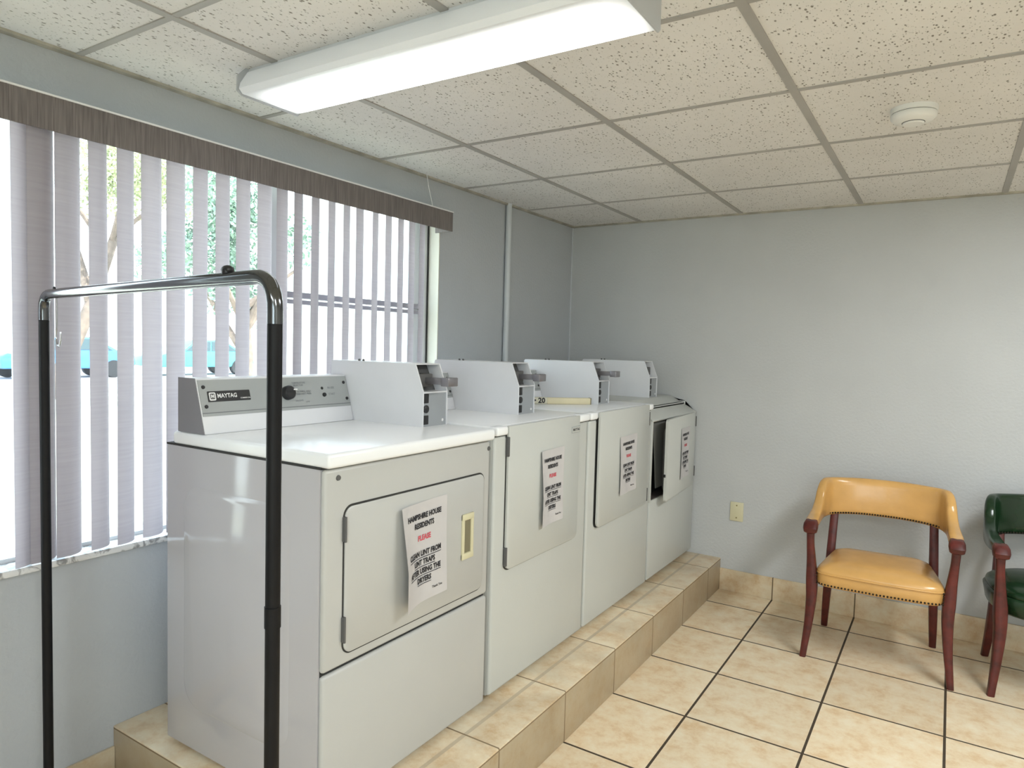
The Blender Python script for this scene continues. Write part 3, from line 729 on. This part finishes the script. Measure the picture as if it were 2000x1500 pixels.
mb = MB(); mb.ball(kx+up*0.004, 0.012, 2, (1.2, 0.8, 0.7)); mb.tube([kx-up*0.006, kx+up*0.005], 0.010, 10); mb.obj('knob', M_BLACK, rail)
MB().ball(RL+dirr*0.082+up*(RZ+rt+0.002), 0.004, 1).obj('bolt', M_BLACK, rail)
# wire hook hanging from the rail
hk = RL + dirr*0.098; pts = [hk+up*(RZ-rt+0.002), hk+up*(RZ-0.05)] + [hk+up*(RZ-0.080)]
cen = hk+up*(RZ-0.108)+dirr*0.012
pts += [cen + dirr*(0.0165*math.cos(a)) + up*(0.026*math.sin(a)) for a in [math.radians(q) for q in (140, 165, 190, 215, 240, 265, 290, 315, 340, 365, 385)]]
tag(MB().tube(pts, 0.0017, 8).obj('wire_hook', mat('bright_wire', (0.40, 0.40, 0.41), 0.2, 1.0), origin=tuple(hk+up*RZ)), 'bent wire hook hanging from the chrome rail of the garment rack', 'hook')

# ------------------------------------------------------------------ arm chairs
def sect(c, wx, wy, r=0.25):
    """rounded square section in the xy plane"""
    out = []
    for k in range(12):
        a = 2*PI*k/12+PI/12; ca_, sa = math.cos(a), math.sin(a)
        e_ = 0.55
        out.append((c[0]+wx/2*math.copysign(abs(ca_)**e_, ca_)*1.08, c[1]+wy/2*math.copysign(abs(sa)**e_, sa)*1.08, c[2]))
    return out
def cat(P_, n=6):
    """Catmull-Rom through tuples"""
    P_ = [P_[0]]+list(P_)+[P_[-1]]; out = []
    for i in range(1, len(P_)-2):
        for k in range(n):
            t_ = k/n; a, b_, c_, d_ = P_[i-1:i+3]
            out.append(tuple(0.5*((2*b_[j]) + (-a[j]+c_[j])*t_ + (2*a[j]-5*b_[j]+4*c_[j]-d_[j])*t_*t_ + (-a[j]+3*b_[j]-3*c_[j]+d_[j])*t_**3) for j in range(len(b_))))
    out.append(tuple(P_[-2])); return out

def chair(label, loc, rot, vinyl, round_seat, key):
    t = thing('arm_chair', label, 'chair', loc, rot)
    L = dict(world=False)
    for s in (-1, 1):
        # front leg rises to the arm: (x, y, z, width x, width y)
        st = cat([(0.290, -0.222, 0, 0.026, 0.030), (0.284, -0.216, 0.06, 0.028, 0.032), (0.274, -0.205, 0.16, 0.034, 0.040), (0.268, -0.196, 0.27, 0.042, 0.048), (0.270, -0.192, 0.36, 0.046, 0.052),
                  (0.276, -0.196, 0.45, 0.036, 0.042), (0.282, -0.204, 0.53, 0.030, 0.036), (0.284, -0.206, 0.59, 0.032, 0.038)], 5)
        mb = MB(); mb.loft([sect((s*x_, y_, z_), wx, wy) for x_, y_, z_, wx, wy in st]); lg = mb.obj('front_leg', M_WOOD, t, **L)
        mb = MB(); mb.loft([sect((s*0.284, yy, zz), w_, d_) for yy, zz, w_, d_ in ((-0.208, 0.578, 0.036, 0.042), (-0.216, 0.586, 0.052, 0.062), (-0.218, 0.604, 0.058, 0.070), (-0.206, 0.622, 0.056, 0.060), (-0.196, 0.634, 0.044, 0.044))])
        mb.obj('arm_knuckle', M_WOOD, lg, **L)
        st = cat([(0.240, 0.235, 0, 0.028, 0.032), (0.236, 0.205, 0.09, 0.032, 0.036), (0.230, 0.178, 0.22, 0.036, 0.042), (0.224, 0.170, 0.36, 0.038, 0.044), (0.220, 0.182, 0.48, 0.036, 0.040), (0.216, 0.212, 0.605, 0.034, 0.030)], 5)
        mb = MB(); mb.loft([sect((s*x_, y_, z_), wx, wy) for x_, y_, z_, wx, wy in st]); mb.obj('back_leg', M_WOOD, t, **L)
    # curved back that sweeps down into the arms: (x, y, z bottom, z top, thickness)
    half = [(0.0, 0.240, 0.600, 0.782, 0.050), (0.10, 0.236, 0.599, 0.781, 0.050), (0.185, 0.220, 0.594, 0.778, 0.050), (0.242, 0.190, 0.588, 0.777, 0.048), (0.265, 0.148, 0.583, 0.774, 0.046), (0.274, 0.112, 0.580, 0.750, 0.046),
            (0.279, 0.078, 0.578, 0.693, 0.046), (0.283, 0.025, 0.578, 0.656, 0.048), (0.285, -0.050, 0.582, 0.641, 0.052), (0.286, -0.125, 0.588, 0.637, 0.054), (0.285, -0.185, 0.594, 0.634, 0.050)]
    hs = cat(half, 5); path = [(-a[0],)+a[1:] for a in hs[::-1]] + hs[1:]
    rings = []
    for i, (px, py, zb, zt, th) in enumerate(path):
        q0, q1 = path[max(0, i-1)], path[min(len(path)-1, i+1)]
        tx, ty = q1[0]-q0[0], q1[1]-q0[1]; l_ = math.hypot(tx, ty); nx, ny = ty/l_, -tx/l_
        ring = []; hh = (zt-zb)
        for k in range(20):
            a = 2*PI*k/20; ca_, sa = math.cos(a), math.sin(a)
            u = th/2*math.copysign(abs(ca_)**0.6, ca_); v = hh/2*math.copysign(abs(sa)**0.45, sa)
            lean = 0.018*((zb+hh/2+v)-0.60)/0.18 if py > 0.1 else 0
            ring.append((px+nx*u, py+ny*u+lean, zb+hh/2+v))
        rings.append(ring)
    mb = MB(); mb.loft(rings); bk = mb.obj('back_rest', vinyl, t, ang=70, **L)
    mb = MB()
    for i in range(41):
        f = i/40; px = -0.235+0.47*f
        py = 0.240 - 0.052*(abs(px)/0.24)**3 - 0.021; mb.ball((px, py, 0.610-0.009*(abs(px)/0.24)**2), 0.005, 1)
    mb.obj('nailhead_trim', M_NAIL, bk, **L)
    # seat: outline, box border and crowned cushion
    if round_seat:
        out = [(0.288*math.copysign(abs(math.cos(a))**0.72, math.cos(a)), -0.01+0.235*math.copysign(abs(math.sin(a))**0.72, math.sin(a))) for a in [2*PI*k/48 for k in range(48)]]
        zlo, zed, zc = 0.335, 0.415, 0.462
    else:
        out = []
        for k in range(48):
            a = 2*PI*k/48; ca_, sa = math.cos(a), math.sin(a); x_ = math.copysign(abs(ca_)**0.2, ca_); y_ = math.copysign(abs(sa)**0.2, sa)
            out.append((x_*(0.231-0.026*y_)*1.0, -0.018 + y_*0.208 - (0.018*(1-x_*x_) if y_ < 0 else 0)))
        zlo, zed, zc = 0.342, 0.402, 0.448
    def ring_at(sc, z): return [(x_*sc, -0.015+(y_+0.015)*sc, z) for x_, y_ in out]
    mb = MB(); mb.loft([ring_at(0.97, zlo), ring_at(1.0, zlo+0.008), ring_at(1.0 if not round_seat else 1.04, zed-0.012), ring_at(0.992, zed)]); st_ = mb.obj('seat', vinyl, t, ang=60, **L)
    mb = MB(); mb.loft([ring_at(1.0, zed-0.004), ring_at(1.012, zed+0.004), ring_at(1.0, zed+0.014), ring_at(0.95, zed+0.026), ring_at(0.80, zc-0.006), ring_at(0.5, zc), ring_at(0.2, zc+0.001)]); mb.obj('cushion', vinyl, st_, ang=70, **L)
    if not round_seat:
        mb = MB(); mb.tube(ring_at(1.008, zed) + [ring_at(1.008, zed)[0]], 0.0035, 8, cap=False); mb.obj('piping', vinyl, st_, **L)
    mb = MB(); per = ring_at(1.0 if not round_seat else 1.0, zlo+0.010); acc = 0.0
    for i in range(len(per)):
        a, c_ = Vector(per[i]), Vector(per[(i+1) % len(per)]); l_ = (c_-a).length; s_ = acc
        while s_ < l_:
            p_ = a + (c_-a)*(s_/l_)
            mb.ball(p_, 0.0050, 1); s_ += 0.0140
        acc = s_ - l_
    if not round_seat:
        for sx in (-1, 1):
            for k in range(5): mb.ball((sx*0.247, -0.228, zlo+0.014+0.012*k), 0.004, 1)
        mb.obj('nailhead_trim', M_NAIL, st_, **L)
    else: mb.bm.free()
    return t
chair('tan vinyl arm chair with red wood legs against the back wall', (1.908, -0.437, 0), math.radians(3.0), M_TAN, False, 'tan')
chair('dark green vinyl arm chair cut off by the right edge of the view', (2.612, -0.352, 0), math.radians(7.0), M_GREEN, True, 'green')

# ------------------------------------------------------------------ outdoors
GZ = -0.12
grass, nt, b = new_mat('dry_lawn'); g = G(nt); tc = g.n('ShaderNodeTexCoord'); n = g.n('ShaderNodeTexNoise'); n.inputs['Scale'].default_value = 2.5; n.inputs['Detail'].default_value = 8
g.link(tc.outputs['Object'], n.inputs['Vector']); g.link(g.mix(n.outputs['Fac'], (0.50, 0.49, 0.36), (0.62, 0.60, 0.54)), b.inputs['Base Color']); b.inputs['Roughness'].default_value = 0.9
struct(MB().box(-90, 60, -60, 90, GZ-0.2, GZ-0.001).obj('trim_6', grass))['label'] = 'sunlit lawn outside the window'
struct(MB().box(-30, -17.5, -60, 90, GZ, GZ+0.01).obj('trim_7', mat('asphalt', (0.42, 0.42, 0.43), 0.9, noise=0.1, scale=3)))['label'] = 'pale road outside the window'
def leafy(name, label, base, th, crown, r, leaves, seed, leafm, lean=(0, 0)):
    rnd = random.Random(seed); t = thing(name, label, 'tree', base)
    mb = MB(); top = Vector((base[0]+lean[0], base[1]+lean[1], base[2]+th))
    B_ = Vector(base); mb.tube([B_, B_.lerp(top, 0.5)+Vector((0, 0.1, 0)), top], [0.20, 0.15, 0.10], 10)
    for k in range(6):
        a = rnd.uniform(0, 2*PI); e_ = top + Vector((math.cos(a)*r*0.7, math.sin(a)*r*0.7, rnd.uniform(-0.1, 0.7)*r)); mb.tube([B_.lerp(top, rnd.uniform(0.5, 0.95)), e_], [0.08, 0.03], 7)
    mb.obj('trunk', mat('bark', (0.16, 0.12, 0.10), 0.9, noise=0.3, scale=6), t)
    mb = MB(); cc = Vector(crown); cl = [cc + Vector((rnd.gauss(0, 1), rnd.gauss(0, 1), rnd.gauss(0, 0.8)))*r*0.5 for _ in range(16)]
    for k in range(leaves):
        c_ = rnd.choice(cl); v = Vector((rnd.gauss(0, 1), rnd.gauss(0, 1), rnd.gauss(0, 0.8))).normalized()*r*0.42*rnd.random()**0.4; p = c_+v
        s_ = rnd.uniform(0.035, 0.085); u_ = Vector((rnd.gauss(0, 1), rnd.gauss(0, 1), rnd.gauss(0, 1))).normalized(); w_ = u_.cross(Vector((rnd.gauss(0, 1), rnd.gauss(0, 1), rnd.gauss(0, 1)))).normalized()
        mb._add([p-u_*s_, p+w_*s_*0.5, p+u_*s_, p-w_*s_*0.5], [(0, 1, 2, 3)])
    mb.obj('foliage', leafm, t, smooth=False)
LEAF1 = mat('leaf_green', (0.20, 0.30, 0.23), 0.6, noise=0.4, scale=3); LEAF2 = mat('leaf_yellow_green', (0.34, 0.37, 0.20), 0.6, noise=0.4, scale=3)
leafy('shade_tree', 'green leafy tree seen between the right-hand blind vanes', (-10.6, 5.2, GZ), 2.4, (-10.6, 5.4, 3.7), 1.5, 9500, 3, LEAF1)
leafy('leaning_tree', 'tree with a leaning trunk seen between the left-hand blind vanes', (-15.5, 3.6, GZ), 4.2, (-15.5, 5.2, 5.6), 1.7, 9500, 5, LEAF2, (0, 1.6))
leafy('lawn_tree', 'yellow-green tree seen at the left edge of the window', (-17.0, -0.2, GZ), 2.8, (-17.0, 0.2, 5.2), 1.9, 9500, 9, LEAF2)
def car(label, x, y, col, rot):
    t = thing('car', label, 'car', (x, y, GZ+0.01), rot, 'cars parked across the lawn')
    L = dict(world=False)
    prof = [(-2.1, 0.35), (-2.15, 0.75), (-1.9, 0.88), (-1.2, 0.95), (-0.6, 1.42), (0.7, 1.44), (1.5, 0.98), (2.1, 0.85), (2.15, 0.45), (2.0, 0.32)]
    MB().prism(prof, 'y', -0.85, 0.85, 0.06, 2).obj('body', col, t, **L)
    mb = MB()
    mb.prism([(-1.0, 0.98), (-0.55, 1.34), (0.05, 1.36), (0.05, 0.98)], 'y', -0.865, 0.865); mb.prism([(0.12, 0.98), (0.12, 1.36), (0.66, 1.36), (1.3, 0.98)], 'y', -0.865, 0.865)
    mb.obj('window', mat('car_glass', (0.05, 0.08, 0.09), 0.1), t, **L)
    for wx in (-1.35, 1.35):
        for wy in (-0.86, 0.66):
            MB().lathe((wx, wy, 0.32), [(0.10, 0), (0.30, 0.0), (0.32, 0.03), (0.32, 0.17), (0.30, 0.20), (0.10, 0.20)], 'y', 24).obj('wheel', M_BLACK, t, **L)
car('blue car parked across the lawn, seen between the left blind vanes', -24.0, 7.7, mat('car_blue', (0.05, 0.17, 0.42), 0.2), PI/2)
car('teal car parked across the lawn, just right of the blue car', -24.0, 12.8, mat('car_teal', (0.06, 0.34, 0.38), 0.2), PI/2)
car('silver car parked across the lawn, farthest right of the cars', -25.0, 19.5, mat('car_silver', (0.45, 0.47, 0.50), 0.2), PI/2)
t = thing('white_building', 'bright white building outside behind the right half of the window', 'building', (-9.0, 10.5, GZ))
MB().box(-13, -8.0, 7.55, 24, GZ, 4.6).obj('wall', mat('white_stucco', (0.85, 0.86, 0.86), 0.8, noise=0.03), t)
MB().box(-13.2, -7.8, 7.35, 24.3, 4.6, 4.8).obj('roof', mat('white_fascia', (0.8, 0.8, 0.78), 0.7), t)

# ------------------------------------------------------------------ light
w = bpy.data.worlds.new('sky'); scene.world = w; w.use_nodes = True; nt = w.node_tree; bg = nt.nodes['Background']
tcn = nt.nodes.new('ShaderNodeTexCoord'); spn = nt.nodes.new('ShaderNodeSeparateXYZ'); nt.links.new(tcn.outputs['Generated'], spn.inputs[0])
rp = nt.nodes.new('ShaderNodeValToRGB'); rp.color_ramp.elements[0].position = 0.0; rp.color_ramp.elements[0].color = (0.90, 0.955, 1.0, 1); rp.color_ramp.elements[1].position = 0.6; rp.color_ramp.elements[1].color = (0.70, 0.83, 1.0, 1)
nt.links.new(spn.outputs['Z'], rp.inputs['Fac']); nt.links.new(rp.outputs['Color'], bg.inputs['Color']); bg.inputs['Strength'].default_value = 4.2
def lamp(kind, name, loc, rot, energy, col=(1, 1, 1), **k):
    l = bpy.data.lights.new(name, kind); l.energy = energy; l.color = col
    for a, v in k.items(): setattr(l, a, v)
    o = bpy.data.objects.new(name, l); C.objects.link(o); o.location = loc; o.rotation_euler = rot; return o
sun = lamp('SUN', 'sun', (5, 0, 10), (0, 0, 0), 9.0, (1, 0.95, 0.86), angle=0.01)
sun.rotation_euler = Vector((-0.62, -0.28, -0.74)).to_track_quat('-Z', 'Y').to_euler()
for loc, rot, sx, sy in (((-0.02, (WY0+WY1)/2, (WZ0+WZ1)/2), (0, -PI/2, 0), WZ1-WZ0, WY1-WY0), ((3.0, ROOM_Y-0.01, 1.43), (PI/2, 0, 0), 1.8, 1.35)):
    p = lamp('AREA', 'light_portal', loc, rot, 1, shape='RECTANGLE', size=sx, size_y=sy); p.data.cycles.is_portal = True
for lx, ly, en, sx, sy in ((2.95, -1.75, 23, 0.3, 1.2), (3.4, -4.3, 18, 1.2, 0.3), (1.9, -5.2, 11, 1.2, 0.3)):
    lamp('AREA', 'fill_lamp', (lx, ly, H-0.03), (0, 0, 0), en, (0.94, 0.985, 1.0), shape='RECTANGLE', size=sx, size_y=sy)  # unseen ceiling lamps added to brighten the room

# ------------------------------------------------------------------ camera
yaw, pitch, roll, fpx = 0.56766, -0.055081, 0.026826, 1344.14
fwd = Vector((-math.sin(yaw)*math.cos(pitch), math.cos(yaw)*math.cos(pitch), math.sin(pitch)))
rg = Vector((math.cos(yaw), math.sin(yaw), 0)); upv = rg.cross(fwd)
R_ = rg*math.cos(roll) + upv*math.sin(roll); U_ = -rg*math.sin(roll) + upv*math.cos(roll)
cd = bpy.data.cameras.new('camera'); cam = bpy.data.objects.new('camera', cd); C.objects.link(cam)
cam.matrix_world = Matrix(((R_.x, U_.x, -fwd.x, 2.14435), (R_.y, U_.y, -fwd.y, -4.0547), (R_.z, U_.z, -fwd.z, 1.40005), (0, 0, 0, 1)))
cd.sensor_fit = 'HORIZONTAL'; cd.sensor_width = 36; cd.lens = 36*fpx/2000; cd.clip_start = 0.05; cd.clip_end = 300
scene.camera = cam
scene.view_settings.view_transform = 'Standard'; scene.view_settings.look = 'None'; scene.view_settings.exposure = 0.84
